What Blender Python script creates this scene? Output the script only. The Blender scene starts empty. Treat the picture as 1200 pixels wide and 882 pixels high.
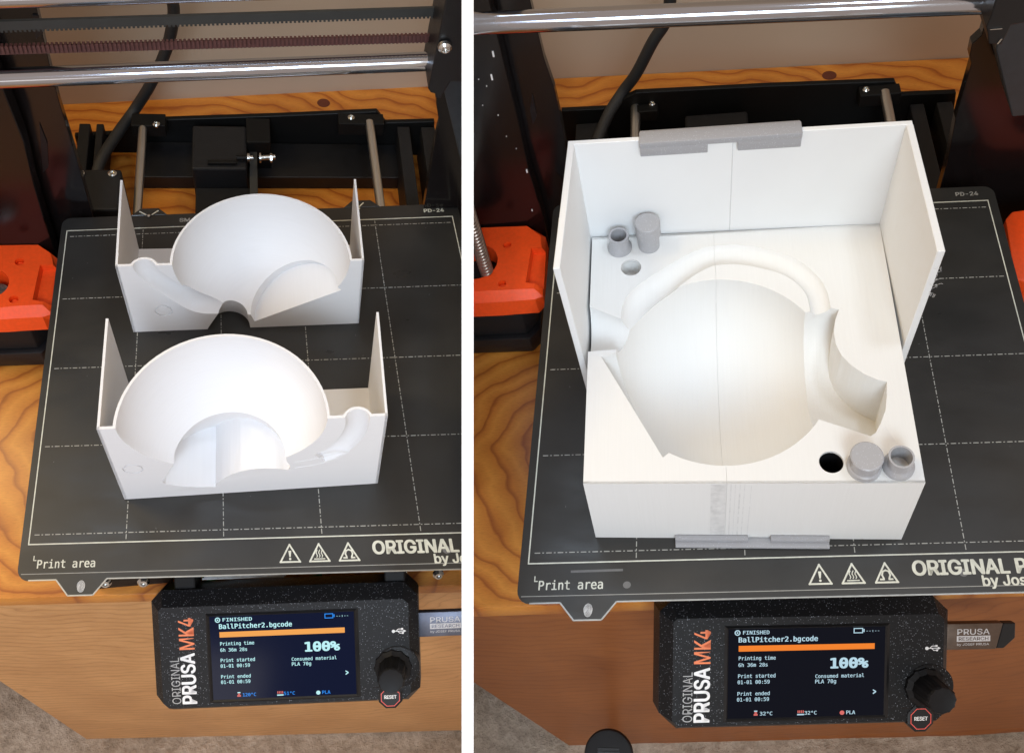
import bpy, bmesh, math, random
from mathutils import Vector, Matrix, geometry
random.seed(7)
SC = bpy.context.scene
COL = SC.collection

# ------------------------------------------------------------------ camera, light, exposure
CAM = Matrix(((0.999975,-0.003852,-0.005871,0),(0,0.836072,-0.54862,-0.4),(0.007022,0.548606,0.836051,1.25),(0,0,0,1)))
cd = bpy.data.cameras.new("camera"); cam = bpy.data.objects.new("camera", cd); COL.objects.link(cam)
cam.matrix_world = CAM
cd.sensor_width = 36; cd.lens = 33.918; cd.shift_y = -0.0342; cd.clip_start = 0.01; cd.clip_end = 50
SC.camera = cam
SC.view_settings.view_transform = 'Standard'; SC.view_settings.look = 'None'
SC.view_settings.exposure = 0.0; SC.view_settings.gamma = 1.0
SC.render.engine = 'CYCLES'
W = bpy.data.worlds.new("World"); SC.world = W; W.use_nodes = True
W.node_tree.nodes['Background'].inputs[0].default_value = (1.0, 0.80, 0.68, 1)
W.node_tree.nodes['Background'].inputs[1].default_value = 0.57

# the two printer tables stand side by side; each has its own frame (mm -> world)
ML = Matrix(((0.000974,-0.00015,0.00017,-0.245657),(0.000155,0.000988,-0.000016,-0.218585),(-0.000165,0.000042,0.000985,0.778628),(0,0,0,1)))
MR = Matrix(((0.000983,0.000065,-0.00017,0.01184),(-0.000063,0.000998,0.000016,-0.230777),(0.00017,-0.000005,0.000985,0.804322),(0,0,0,1)))
MS = {'L': ML, 'R': MR}
MI = {k: v.inverted() for k, v in MS.items()}

def area(name, side, loc, target, size, power, col, size_y=None, spread=None):
    l = bpy.data.lights.new(name, 'AREA'); l.energy = power; l.color = col; l.size = size
    if spread: l.spread = math.radians(spread)
    if size_y: l.shape = 'RECTANGLE'; l.size_y = size_y
    o = bpy.data.objects.new(name, l); COL.objects.link(o)
    a = MS[side] @ Vector(loc); b = MS[side] @ Vector(target)
    o.location = a; o.rotation_euler = (b - a).to_track_quat('-Z', 'Y').to_euler()
    return o
area('ceiling_lamp', 'L', (330, 40, 1050), (110, 110, 0), 0.10, 1.4, (0.76, 0.88, 1.0))
area('desk_lamp_glow', 'L', (-420, 330, 700), (110, 110, 0), 0.30, 3.8, (1.0, 0.74, 0.36))
area('ceiling_lamp_right', 'R', (-150, 450, 1000), (110, 110, 0), 0.28, 2.1, (0.66, 0.82, 1.0))
area('carpet_fill', 'L', (-420, -800, 60), (0, -60, -420), 0.5, 0.42, (1.0, .95, .90), spread=70)  # added fill, no such lamp here; brightens the left carpet and drawer front
area('window_light', 'L', (-60, -760, 820), (115, 90, 20), 0.35, 0.52, (0.60, 0.76, 1.0), spread=50)
area('window_light_right', 'R', (250, -800, 700), (110, 60, 20), 0.45, 0.62, (0.84, 0.97, 1.0), spread=60)

# ------------------------------------------------------------------ partition plane
C0 = Vector((0, -0.4, 1.25)); NW = Vector((0.999189, 0.025206, -0.031398)).normalized(); HT = 0.00247

# ------------------------------------------------------------------ materials
def nt(name):
    m = bpy.data.materials.new(name); m.use_nodes = True
    t = m.node_tree; b = t.nodes['Principled BSDF']
    return m, t, b
def N(t, typ, **kw):
    n = t.nodes.new(typ)
    for k, v in kw.items():
        if k in n.inputs: n.inputs[k].default_value = v
        else: setattr(n, k, v)
    return n
def locvec(t, scale=(1, 1, 1), off=(0, 0, 0), rot=(0, 0, 0)):
    a = N(t, 'ShaderNodeAttribute', attribute_name='loc')
    mp = N(t, 'ShaderNodeMapping'); mp.inputs['Scale'].default_value = scale
    mp.inputs['Location'].default_value = off; mp.inputs['Rotation'].default_value = rot
    t.links.new(a.outputs['Vector'], mp.inputs[0]); return mp.outputs[0]
def ramp(t, fac, stops):
    r = N(t, 'ShaderNodeValToRGB'); el = r.color_ramp.elements
    while len(el) < len(stops): el.new(0.5)
    for e, (p, c) in zip(el, stops): e.position = p; e.color = (*c, 1) if len(c) == 3 else c
    t.links.new(fac, r.inputs[0]); return r.outputs[0]
def bump(t, b, h, strength, dist=0.0003):
    n = N(t, 'ShaderNodeBump'); n.inputs['Strength'].default_value = strength; n.inputs['Distance'].default_value = dist
    t.links.new(h, n.inputs['Height']); t.links.new(n.outputs[0], b.inputs['Normal'])
def basic(name, col, rough=.5, metal=0, var=0.12, scale=0.25, bmp=0.0, spec=None, coat=0):
    """colour with a gentle procedural unevenness in colour and gloss"""
    m, t, b = nt(name)
    n = N(t, 'ShaderNodeTexNoise', Scale=scale, Detail=5.0); t.links.new(locvec(t), n.inputs['Vector'])
    c0 = tuple(c * (1 - var) for c in col); c1 = tuple(min(1, c * (1 + var)) for c in col)
    t.links.new(ramp(t, n.outputs[0], [(.3, c0), (.7, c1)]), b.inputs['Base Color'])
    r = N(t, 'ShaderNodeMapRange'); r.inputs['To Min'].default_value = max(.02, rough * .85); r.inputs['To Max'].default_value = min(1, rough * 1.15)
    t.links.new(n.outputs[0], r.inputs[0]); t.links.new(r.outputs[0], b.inputs['Roughness'])
    b.inputs['Metallic'].default_value = metal
    if spec is not None: b.inputs['Specular IOR Level'].default_value = spec
    if coat: b.inputs['Coat Weight'].default_value = coat; b.inputs['Coat Roughness'].default_value = .15
    if bmp:
        n2 = N(t, 'ShaderNodeTexNoise', Scale=scale * 8, Detail=3.0); t.links.new(locvec(t), n2.inputs['Vector'])
        bump(t, b, n2.outputs[0], bmp)
    return m
def pla(name, col, axis, rough=.62, glit=False):
    """printed plastic: fine layer lines across the given axis"""
    m, t, b = nt(name)
    sc = [0.03, 0.03, 0.03]; sc[axis] = 2.2
    n = N(t, 'ShaderNodeTexNoise', Scale=1.0, Detail=2.0); t.links.new(locvec(t, sc), n.inputs['Vector'])
    c0 = tuple(c * .985 for c in col)
    t.links.new(ramp(t, n.outputs[0], [(.35, c0), (.65, col)]), b.inputs['Base Color'])
    b.inputs['Roughness'].default_value = rough; b.inputs['Specular IOR Level'].default_value = .35
    w = N(t, 'ShaderNodeTexNoise', Scale=1.0, Detail=1.0); sw = [0.02, 0.02, 0.02]; sw[axis] = .8; t.links.new(locvec(t, sw), w.inputs['Vector'])
    bump(t, b, w.outputs[0], .5, .00016)
    if glit:
        v = N(t, 'ShaderNodeTexVoronoi', Scale=1.3); t.links.new(locvec(t), v.inputs['Vector'])
        g = ramp(t, v.outputs['Distance'], [(.10, (1, 1, 1)), (.14, (0, 0, 0))])
        mx = N(t, 'ShaderNodeMix', data_type='RGBA'); t.links.new(g, mx.inputs[0])
        t.links.new(b.inputs['Base Color'].links[0].from_socket, mx.inputs[6]); mx.inputs[7].default_value = (.8, .82, .9, 1)
        t.links.new(mx.outputs[2], b.inputs['Base Color'])
    return m
def glitter_black(name):
    m, t, b = nt(name)
    v = N(t, 'ShaderNodeTexVoronoi', Scale=1.25); t.links.new(locvec(t), v.inputs['Vector'])
    n = N(t, 'ShaderNodeTexNoise', Scale=.12, Detail=2.0); t.links.new(locvec(t), n.inputs['Vector'])
    ad = N(t, 'ShaderNodeMath', operation='MULTIPLY'); 
    sepc = N(t, 'ShaderNodeSeparateColor'); t.links.new(v.outputs['Color'], sepc.inputs[0])
    g1 = ramp(t, v.outputs['Distance'], [(.16, (1, 1, 1)), (.26, (0, 0, 0))])
    g2 = ramp(t, sepc.outputs[0], [(.45, (0, 0, 0)), (.95, (1, 1, 1))])
    t.links.new(g1, ad.inputs[0]); t.links.new(g2, ad.inputs[1])
    mx = N(t, 'ShaderNodeMix', data_type='RGBA'); t.links.new(ad.outputs[0], mx.inputs[0])
    b.inputs['Specular IOR Level'].default_value = .2; mx.inputs[6].default_value = (.009, .009, .010, 1); mx.inputs[7].default_value = (.38, .40, .44, 1)
    t.links.new(mx.outputs[2], b.inputs['Base Color']); b.inputs['Roughness'].default_value = .42
    n2 = N(t, 'ShaderNodeTexNoise', Scale=2.5, Detail=2.0); t.links.new(locvec(t), n2.inputs['Vector'])
    bump(t, b, n2.outputs[0], .5, .0002)
    return m
def wood(name, pale, mid, dark, face=False, rough=.42):
    m, t, b = nt(name)
    # growth rings as tall arches, warped by noise
    v = locvec(t, (.052, .0, .085) if face else (.048, .062, 0), (-.9, 0, 5.0) if face else (-1.45, -5.4, 0))
    nz = N(t, 'ShaderNodeTexNoise', Scale=.30, Detail=2.5); t.links.new(v, nz.inputs['Vector'])
    mul = N(t, 'ShaderNodeVectorMath', operation='SCALE'); mul.inputs['Scale'].default_value = 3.2; t.links.new(nz.outputs['Color'], mul.inputs[0])
    add = N(t, 'ShaderNodeVectorMath', operation='ADD'); t.links.new(v, add.inputs[0]); t.links.new(mul.outputs[0], add.inputs[1])
    ln = N(t, 'ShaderNodeVectorMath', operation='LENGTH')
    sub = N(t, 'ShaderNodeVectorMath', operation='SUBTRACT'); sub.inputs[1].default_value = (1.6, 1.6, 1.6); t.links.new(add.outputs[0], sub.inputs[0]); t.links.new(sub.outputs[0], ln.inputs[0])
    fr = N(t, 'ShaderNodeMath', operation='MULTIPLY'); fr.inputs[1].default_value = 1.25; t.links.new(ln.outputs['Value'], fr.inputs[0])
    fx = N(t, 'ShaderNodeMath', operation='FRACT'); t.links.new(fr.outputs[0], fx.inputs[0])
    rings = ramp(t, fx.outputs[0], [(0, mid), (.45, pale), (.78, mid), (.93, dark), (1, mid)])
    gv = locvec(t, (.16, .9, .9) if not face else (.05, .4, .4))
    gr = N(t, 'ShaderNodeTexNoise', Scale=1.6, Detail=4.0, Roughness=.65); t.links.new(gv, gr.inputs['Vector'])
    gc = ramp(t, gr.outputs[0], [(.3, (.80, .76, .70)), (.55, (1, 1, 1)), (.75, (1.0, .97, .92))])
    mx = N(t, 'ShaderNodeMix', data_type='RGBA', blend_type='MULTIPLY'); mx.inputs[0].default_value = .85
    t.links.new(rings, mx.inputs[6]); t.links.new(gc, mx.inputs[7])
    bl = N(t, 'ShaderNodeTexNoise', Scale=.018, Detail=2.0); t.links.new(locvec(t), bl.inputs['Vector'])
    bc = ramp(t, bl.outputs[0], [(.35, (.86, .82, .78)), (.65, (1, 1, 1))])
    m2 = N(t, 'ShaderNodeMix', data_type='RGBA', blend_type='MULTIPLY'); m2.inputs[0].default_value = 1
    t.links.new(mx.outputs[2], m2.inputs[6]); t.links.new(bc, m2.inputs[7])
    t.links.new(m2.outputs[2], b.inputs['Base Color'])
    b.inputs['Roughness'].default_value = rough; b.inputs['Coat Weight'].default_value = .25; b.inputs['Coat Roughness'].default_value = .3
    bump(t, b, gr.outputs[0], .12, .0003)
    return m
def carpet_mat():
    m, t, b = nt('carpet_pile')
    n = N(t, 'ShaderNodeTexNoise', Scale=.10, Detail=6.0, Roughness=.75); t.links.new(locvec(t), n.inputs['Vector'])
    n1 = N(t, 'ShaderNodeTexNoise', Scale=.012, Detail=3.0); t.links.new(locvec(t), n1.inputs['Vector'])
    c = ramp(t, n.outputs[0], [(.34, (.52, .45, .37)), (.5, (.74, .66, .56)), (.66, (.90, .83, .73))])
    d = ramp(t, n1.outputs[0], [(.35, (.72, .70, .68)), (.65, (1, 1, 1))])
    mx = N(t, 'ShaderNodeMix', data_type='RGBA', blend_type='MULTIPLY'); mx.inputs[0].default_value = 1
    t.links.new(c, mx.inputs[6]); t.links.new(d, mx.inputs[7]); t.links.new(mx.outputs[2], b.inputs['Base Color'])
    b.inputs['Roughness'].default_value = 1; b.inputs['Specular IOR Level'].default_value = .1
    bump(t, b, n.outputs[0], 1, .006)
    return m
def sheet_mat():
    m, t, b = nt('smooth_sheet_coating')
    n = N(t, 'ShaderNodeTexNoise', Scale=.02, Detail=5.0, Roughness=.6); t.links.new(locvec(t), n.inputs['Vector'])
    t.links.new(ramp(t, n.outputs[0], [(.3, (.019, .019, .018)), (.7, (.029, .028, .026))]), b.inputs['Base Color'])
    w = N(t, 'ShaderNodeTexNoise', Scale=.05, Detail=6.0); t.links.new(locvec(t, (.4, 1, 1)), w.inputs['Vector'])
    r = N(t, 'ShaderNodeMapRange'); r.inputs['From Min'].default_value = .3; r.inputs['From Max'].default_value = .7; r.inputs['To Min'].default_value = .26; r.inputs['To Max'].default_value = .48
    t.links.new(w.outputs[0], r.inputs[0]); t.links.new(r.outputs[0], b.inputs['Roughness'])
    return m
def emis(name, col, s):
    m, t, b = nt(name); b.inputs['Base Color'].default_value = (0, 0, 0, 1); b.inputs['Roughness'].default_value = .12; b.inputs['Specular IOR Level'].default_value = .12
    b.inputs['Emission Color'].default_value = (*col, 1); b.inputs['Emission Strength'].default_value = s; return m
M = dict(
 sheet=sheet_mat(), ink=basic('sheet_print_ink', (.62, .63, .55), .5), dash=basic('dashed_line_ink', (.38, .38, .35), .5),
 dimink_highlight=basic('faint_ink_and_highlight', (.30, .30, .28), .5), edge=basic('bare_steel_edge', (.36, .36, .34), .35, .8),
 smudge=basic('dried_glue_smudge', (.14, .14, .14), .6),
 knobm=basic('satin_knob_plastic', (.008, .008, .009), .5, spec=.2), bed=basic('black_bed_board', (.012, .012, .012), .5), black=basic('black_plastic', (.007, .007, .008), .42, bmp=.1, spec=.4),
 dark=basic('black_steel', (.006, .006, .006), .5, bmp=.05, spec=.16), grey=basic('anthracite_plastic', (.012, .012, .013), .55, bmp=.1, spec=.22),
 plate=basic('glossy_black_plate', (.008, .006, .006), .16, spec=.4), slate=basic('slate_grey_aluminium', (.024, .028, .033), .45),
 colm=basic('satin_black_column', (.006, .004, .004), .22, spec=.38),
 orange=basic('orange_printed_plastic', (.90, .080, .008), .42, var=.06, scale=.5, bmp=.35),
 chrome=basic('polished_steel_rod', (.46, .48, .53), .11, 1, var=.02, scale=.01), rod=basic('dull_steel_rod', (.62, .61, .59), .36, 1, var=.03, scale=.02),
 screw=basic('zinc_screw', (.6, .6, .58), .25, 1), belt=basic('black_rubber_belt', (.028, .030, .029), .65),
 belt2=basic('belt_teeth_side', (.085, .030, .026), .6), cable=basic('braided_black_cable', (.012, .013, .014), .55, scale=1.5, bmp=.5),
 glit=glitter_black('glitter_black_print'), white=basic('white_lettering', (.82, .82, .82), .5), greyt=basic('grey_lettering', (.38, .38, .38), .5),
 oranget=basic('orange_lettering', (.85, .22, .08), .5), red=basic('red_lettering', (.75, .10, .08), .5),
 screenL=emis('lit_screen_blue', (.002, .006, .028), 1.0), screenR=emis('lit_screen_dark', (.002, .0035, .009), 1.0),
 scrt=emis('screen_white_text', (.55, .95, 1.0), .95), scrtR=emis('screen_white_text_r', (.60, .86, 1.0), .8),
 bar=emis('screen_orange_bar', (1.0, .42, .10), .9), barR=emis('screen_orange_bar_r', (1.0, .25, .03), .9),
 blue=emis('screen_blue_text', (.03, .30, 1.0), .9), pink=emis('screen_red_icon', (.9, .2, .18), .8),
 stick=basic('brushed_steel_stick', (.13, .14, .18), .40, .6), stickR=basic('brushed_steel_stick_r', (.12, .085, .065), .40, .6),
 stext=basic('etched_lettering', (.62, .60, .60), .4),
 whiteL=pla('white_print_plastic_upright', (.80, .80, .81), 2), whiteR=pla('white_print_plastic_lying_dimmed', (.76, .76, .745), 0),  # lying copy: same plastic, colour darkened to offset the brighter light on it
 whiteU=pla('white_print_plastic_wall', (.78, .79, .79), 1),
 silver=pla('silver_glitter_plastic', (.33, .33, .345), 2, .32, True), silver2=pla('silver_plastic', (.38, .38, .395), 2, .32, True),
 deskt=wood('oiled_pine_top', (.70, .29, .045), (.58, .205, .026), (.36, .095, .010)),
 deskf=wood('pine_drawer_front', (.68, .375, .155), (.64, .345, .135), (.50, .245, .09), True, .5),
 deskfR=wood('pine_drawer_front_shade_toned', (.35, .115, .024), (.33, .105, .020), (.26, .075, .013), True, .5),  # same pine as the left front, with the right side's shade in its colour
 knot=basic('wood_knot', (.12, .028, .012), .5), wall=basic('beige_wall_paint', (.50, .40, .30), .8, var=.03, scale=.01),
 carpet=carpet_mat(), foam=basic('white_foam_board', (.93, .93, .93), .6, var=.01),
 yellow=basic('yellow_wire', (.65, .60, .03), .45), ribbon=basic('white_ribbon_wire', (.70, .70, .68), .5), green=basic('green_wire', (.05, .15, .04), .5),
 thread=basic('lead_screw_steel', (.34, .27, .23), .34, .9), wisp=basic('stray_plastic_hair', (.6, .6, .6), .6),
)

# ------------------------------------------------------------------ object helpers
def thing(name, label, cat, side, at, group=None):
    o = bpy.data.objects.new(name, None); COL.objects.link(o)
    o.location = MS[side] @ Vector(at); o.empty_display_size = .01
    o['label'] = label; o['category'] = cat; o['side'] = side
    if group: o['group'] = group
    return o
def part(name, mesh, mat, parent, side, label=None, kind=None, smooth=False, clip=True, mat2=None):
    """mesh = (verts in mm of the side's frame, faces). Becomes one object; cut where it meets the partition."""
    if isinstance(mesh, list):
        V, Fc = [], []
        for v, f in mesh:
            k = len(V); V += list(v); Fc += [[i + k for i in q] for q in f]
    else: V, Fc = mesh
    Mx = MS[side]; w = [Mx @ Vector(v) for v in V]
    bm = bmesh.new(); bv = [bm.verts.new(p) for p in w]
    for f in Fc:
        try: bm.faces.new([bv[i] for i in f])
        except ValueError: pass
    if clip:
        s = -1 if side == 'L' else 1
        co = C0 + NW * HT * s
        ds = [(p - co).dot(NW) * s for p in w]
        if max(ds) < 0: bm.free(); return None
        if min(ds) < 0:
            r = bmesh.ops.bisect_plane(bm, geom=bm.verts[:] + bm.edges[:] + bm.faces[:], dist=1e-7, plane_co=co, plane_no=NW * s, clear_inner=True)
            ed = [e for e in r['geom_cut'] if isinstance(e, bmesh.types.BMEdge) and e.is_boundary]
            if ed:
                try: bmesh.ops.triangle_fill(bm, use_beauty=True, edges=ed)
                except Exception: pass
    if not bm.faces: bm.free(); return None
    bmesh.ops.recalc_face_normals(bm, faces=bm.faces[:])
    base = parent.matrix_basis.translation.copy() if parent is not None else Vector(w[0])
    if parent is not None:
        p = parent
        while p is not None: 
            top = p; p = p.parent
        base = top.location.copy()
    me = bpy.data.meshes.new(name)
    at = [MI[side] @ v.co for v in bm.verts]
    for v in bm.verts: v.co = v.co - base
    bm.to_mesh(me); bm.free()
    a = me.attributes.new('loc', 'FLOAT_VECTOR', 'POINT')
    a.data.foreach_set('vector', [c for p in at for c in p])
    me.materials.append(mat)
    o = bpy.data.objects.new(name, me); COL.objects.link(o)
    if parent is not None: o.parent = parent
    else: o.location = base
    if label: o['label'] = label
    if kind: o['kind'] = kind
    if smooth:
        for p in me.polygons: p.use_smooth = True
        me.set_sharp_from_angle(angle=math.radians(smooth if smooth is not True else 35))
    return o
def solo(o, label, cat=None, kind=None, group=None):
    if o is None: return None
    o['label'] = label
    if cat: o['category'] = cat
    if kind: o['kind'] = kind
    if group: o['group'] = group
    return o

# shapes (mm)
def box(x0, x1, y0, y1, z0, z1):
    v = [(x, y, z) for z in (z0, z1) for y in (y0, y1) for x in (x0, x1)]
    return v, [(0, 2, 3, 1), (4, 5, 7, 6), (0, 1, 5, 4), (2, 6, 7, 3), (0, 4, 6, 2), (1, 3, 7, 5)]
def prism(poly, z0, z1, f=None):
    """polygon (x,y) extruded along z; f maps (x,y,z) to the wanted axes"""
    f = f or (lambda x, y, z: (x, y, z)); n = len(poly)
    v = [f(x, y, z0) for x, y in poly] + [f(x, y, z1) for x, y in poly]
    return v, [list(range(n))[::-1], list(range(n, 2 * n))] + [(i, (i + 1) % n, n + (i + 1) % n, n + i) for i in range(n)]
def bevel(mesh, w, seg=2, ang=35):
    bm = bmesh.new(); bv = [bm.verts.new(v) for v in mesh[0]]
    for f in mesh[1]: bm.faces.new([bv[i] for i in f])
    bmesh.ops.recalc_face_normals(bm, faces=bm.faces[:])
    ed = [e for e in bm.edges if e.is_manifold and e.calc_face_angle(0) > math.radians(ang)]
    bmesh.ops.bevel(bm, geom=ed, offset=w, segments=seg, affect='EDGES', profile=.5)
    bm.verts.index_update(); r = ([tuple(v.co) for v in bm.verts], [[v.index for v in f.verts] for f in bm.faces]); bm.free(); return r
def bbox(*a, w=.6, seg=2): return bevel(box(*a), w, seg)
def tube(pts, r, n=16, cap=True):
    P = [Vector(p) for p in pts]; R = r if isinstance(r, (list, tuple)) else [r] * len(P)
    V, Fc = [], []
    t0 = (P[1] - P[0]).normalized(); u = t0.orthogonal().normalized()
    for i, p in enumerate(P):
        t = (P[min(i + 1, len(P) - 1)] - P[max(i - 1, 0)]).normalized()
        u = (u - t * u.dot(t)).normalized(); w = t.cross(u)
        for k in range(n):
            a = 2 * math.pi * k / n; V.append(tuple(p + (u * math.cos(a) + w * math.sin(a)) * R[i]))
    for i in range(len(P) - 1):
        for k in range(n): Fc.append((i * n + k, i * n + (k + 1) % n, (i + 1) * n + (k + 1) % n, (i + 1) * n + k))
    if cap: Fc += [list(range(n))[::-1], list(range((len(P) - 1) * n, len(P) * n))]
    return V, Fc
def lathe(prof, c=(0, 0, 0), n=40, f=None):
    """profile (r,z) about z; closed at r=0 ends"""
    V, Fc = [], []
    for r, z in prof:
        for k in range(n):
            a = 2 * math.pi * k / n; p = (c[0] + r * math.cos(a), c[1] + r * math.sin(a), c[2] + z); V.append(f(*p) if f else p)
    m = len(prof)
    for i in range(m - 1):
        for k in range(n): Fc.append((i * n + k, i * n + (k + 1) % n, (i + 1) * n + (k + 1) % n, (i + 1) * n + k))
    if prof[0] != prof[-1]: Fc += [list(range(n))[::-1], list(range((m - 1) * n, m * n))]
    else: pass
    return V, Fc
def smoothpath(P, k=6):
    P = [Vector(p) for p in P]; out = []
    for i in range(len(P) - 1):
        a, b, c, d = P[max(i - 1, 0)], P[i], P[i + 1], P[min(i + 2, len(P) - 1)]
        for s in range(k):
            t = s / k; out.append(.5 * ((2 * b) + (c - a) * t + (2 * a - 5 * b + 4 * c - d) * t * t + (3 * b - a - 3 * c + d) * t ** 3))
    return [tuple(p) for p in out + [P[-1]]]
def mapped(mesh, f): return [f(*v) for v in mesh[0]], mesh[1]
def frame3(o, ex, ey, ez):
    o, ex, ey, ez = map(Vector, (o, ex, ey, ez)); return lambda x, y, z: tuple(o + ex * x + ey * y + ez * z)

import os
FD = os.path.join(bpy.utils.resource_path('LOCAL'), 'datafiles', 'fonts')
def font(n):
    try: return bpy.data.fonts.load(os.path.join(FD, n))
    except Exception: return None
SANS, MONO = font('Inter.woff2'), font('DejaVuSansMono.woff2')
def text(s, x0, y0, w, h, bold=0.0, fnt=None, res=3, capref=None, thick=.05):
    """lettering as flat mesh in the xy plane filling the box (x0,y0,w,h)"""
    c = bpy.data.curves.new('t', 'FONT'); c.body = s; c.resolution_u = res; c.fill_mode = 'BOTH'
    c.extrude = .004
    if fnt: c.font = fnt
    o = bpy.data.objects.new('t', c); COL.objects.link(o); dg = bpy.context.evaluated_depsgraph_get(); dg.update()
    me = bpy.data.meshes.new_from_object(o.evaluated_get(dg)); bpy.data.objects.remove(o)
    V = [tuple(v.co) for v in me.vertices]; Fc = [list(p.vertices) for p in me.polygons]; bpy.data.meshes.remove(me)
    if bold > .004:
        V0, F0 = V, Fc; V, Fc = [], []
        for k, (dx, dy) in enumerate(((0, 0), (1, 0), (-1, 0), (0, .6), (0, -.6), (.7, .5), (-.7, .5), (.7, -.5), (-.7, -.5))):
            j = len(V); V += [(x + dx * bold, y + dy * bold, z + k * .0004) for x, y, z in V0]; Fc += [[i + j for i in f] for f in F0]
    xs = [v[0] for v in V]; ys = [v[1] for v in V]
    a, b, cc, d = min(xs), max(xs), min(ys), max(ys)
    zs = max(v[2] for v in V)
    return [(x0 + (v[0] - a) / (b - a) * w, y0 + (v[1] - cc) / (d - cc) * h, (v[2] + zs) / (2 * zs) * thick) for v in V], Fc
def strip(p, q, w, z0=0, z1=.05):
    p, q = Vector(p), Vector(q); d = (q - p).normalized(); n = Vector((-d.y, d.x)) * w / 2
    return prism([tuple(p + n), tuple(p - n), tuple(q - n), tuple(q + n)], z0, z1)
def poly_line(pts, w, z0=0, z1=.05, closed=True):
    n = len(pts); r = []
    for i in range(n if closed else n - 1):
        a, b = Vector(pts[i]), Vector(pts[(i + 1) % n]); d = (b - a).normalized() * w * .5
        r.append(strip(tuple(a - d), tuple(b + d), w, z0 + i * .002, z1 + i * .002))
    return r

# the print sheet's plan, as measured on each table (mm on the sheet -> mm on the table)
HM = {'L': ((0.916436318, 0.0129829152, 1.94603736), (-0.0526178525, 1.01793426, 2.39774801), (-0.000435293363, 0.000260828425, 1)),
      'R': ((1.04076196, 0.0316455299, -0.552778011), (0.028091454, 1.05227723, -4.26099459), (0.000240583398, 8.5599914e-05, 1))}
def plan(side):
    h = HM[side]
    def f(x, y, z=0):
        w = h[2][0] * x + h[2][1] * y + 1
        return ((h[0][0] * x + h[0][1] * y + h[0][2]) / w, (h[1][0] * x + h[1][1] * y + h[1][2]) / w, z)
    return f
def rounded(x0, y0, x1, y1, r, n=5):
    o = []
    for cx, cy, a0 in ((x1 - r, y1 - r, 0), (x0 + r, y1 - r, 90), (x0 + r, y0 + r, 180), (x1 - r, y0 + r, 270)):
        for i in range(n + 1):
            a = math.radians(a0 + 90 * i / n); o.append((cx + r * math.cos(a), cy + r * math.sin(a)))
    return o
def chamf(x0, y0, x1, y1, c):
    c = c if isinstance(c, (tuple, list)) else [c] * 4  # bl, br, tr, tl
    return [(x0 + c[0], y0), (x1 - c[1], y0), (x1, y0 + c[1]), (x1, y1 - c[2]), (x1 - c[2], y1), (x0 + c[3], y1), (x0, y1 - c[3]), (x0, y0 + c[0])]
def loft(loops, f=None, cap0=True, cap1=True):
    n = len(loops[0]); V = [f(*p) if f else p for l in loops for p in l]
    Fc = [(i * n + k, i * n + (k + 1) % n, (i + 1) * n + (k + 1) % n, (i + 1) * n + k) for i in range(len(loops) - 1) for k in range(n)]
    if cap0: Fc.append(list(range(n))[::-1])
    if cap1: Fc.append(list(range((len(loops) - 1) * n, len(loops) * n)))
    return V, Fc

# ------------------------------------------------------------------ the casting mould: boolean-cut halves
# mould frame: u 0..138, v 0..133, w 0..60; mating face at w = 60, split at u = 60
def bool_obj(mesh):
    me = bpy.data.meshes.new('b'); bm = bmesh.new(); bv = [bm.verts.new(v) for v in mesh[0]]
    for f in mesh[1]: bm.faces.new([bv[i] for i in f])
    bmesh.ops.recalc_face_normals(bm, faces=bm.faces[:]); bm.to_mesh(me); bm.free()
    o = bpy.data.objects.new('b', me); COL.objects.link(o); return o
def boolean(a, items):
    """items: list of (op, mesh). Returns (verts, faces)"""
    base = bool_obj(a); tools = []
    for op, ms in items:
        o = bool_obj(ms); tools.append(o); md = base.modifiers.new('m', 'BOOLEAN'); md.operation = op; md.object = o; md.solver = 'EXACT'
    dg = bpy.context.evaluated_depsgraph_get(); dg.update()
    me = bpy.data.meshes.new_from_object(base.evaluated_get(dg))
    me.calc_loop_triangles()
    r = ([tuple(v.co) for v in me.vertices], [list(p.vertices) for p in me.loop_triangles])
    for o in [base] + tools:
        m_ = o.data; bpy.data.objects.remove(o); bpy.data.meshes.remove(m_)
    bpy.data.meshes.remove(me); return r
def ball(c, r, n=72, m=36):
    V = [(c[0], c[1], c[2] - r)]; Fc = []
    for i in range(1, m):
        t = math.pi * i / m - math.pi / 2
        for k in range(n):
            a = 2 * math.pi * (k + .5) / n; V.append((c[0] + r * math.cos(t) * math.cos(a), c[1] + r * math.cos(t) * math.sin(a), c[2] + r * math.sin(t)))
    V.append((c[0], c[1], c[2] + r)); L = len(V) - 1
    for k in range(n): Fc += [(0, 1 + (k + 1) % n, 1 + k), (L, 1 + (m - 2) * n + k, 1 + (m - 2) * n + (k + 1) % n)]
    for i in range(m - 2):
        for k in range(n): Fc.append((1 + i * n + k, 1 + i * n + (k + 1) % n, 1 + (i + 1) * n + (k + 1) % n, 1 + (i + 1) * n + k))
    return V, Fc
HP = [(22, 80), (24, 92), (33, 101.5), (43.5, 110), (52, 115.6), (60, 118.4), (72, 118.2), (83, 115.2), (93.5, 110.3), (101, 103), (105.2, 94), (106, 82)]
HR = [7, 7.8, 7.2, 6.4, 6.1, 6.0, 6.0, 5.9, 5.6, 5.2, 4.8, 4.6]
def handle(extra, stop=None):
    P = smoothpath([(a, b, 61.813) for a, b in HP], 4); R = smoothpath([(r, 0, 0) for r in HR], 4)
    k = len(P) if stop is None else stop
    return tube(P[:k], [math.hypot(r[0], 1.8) + extra for r in R[:k]], 20)
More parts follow.
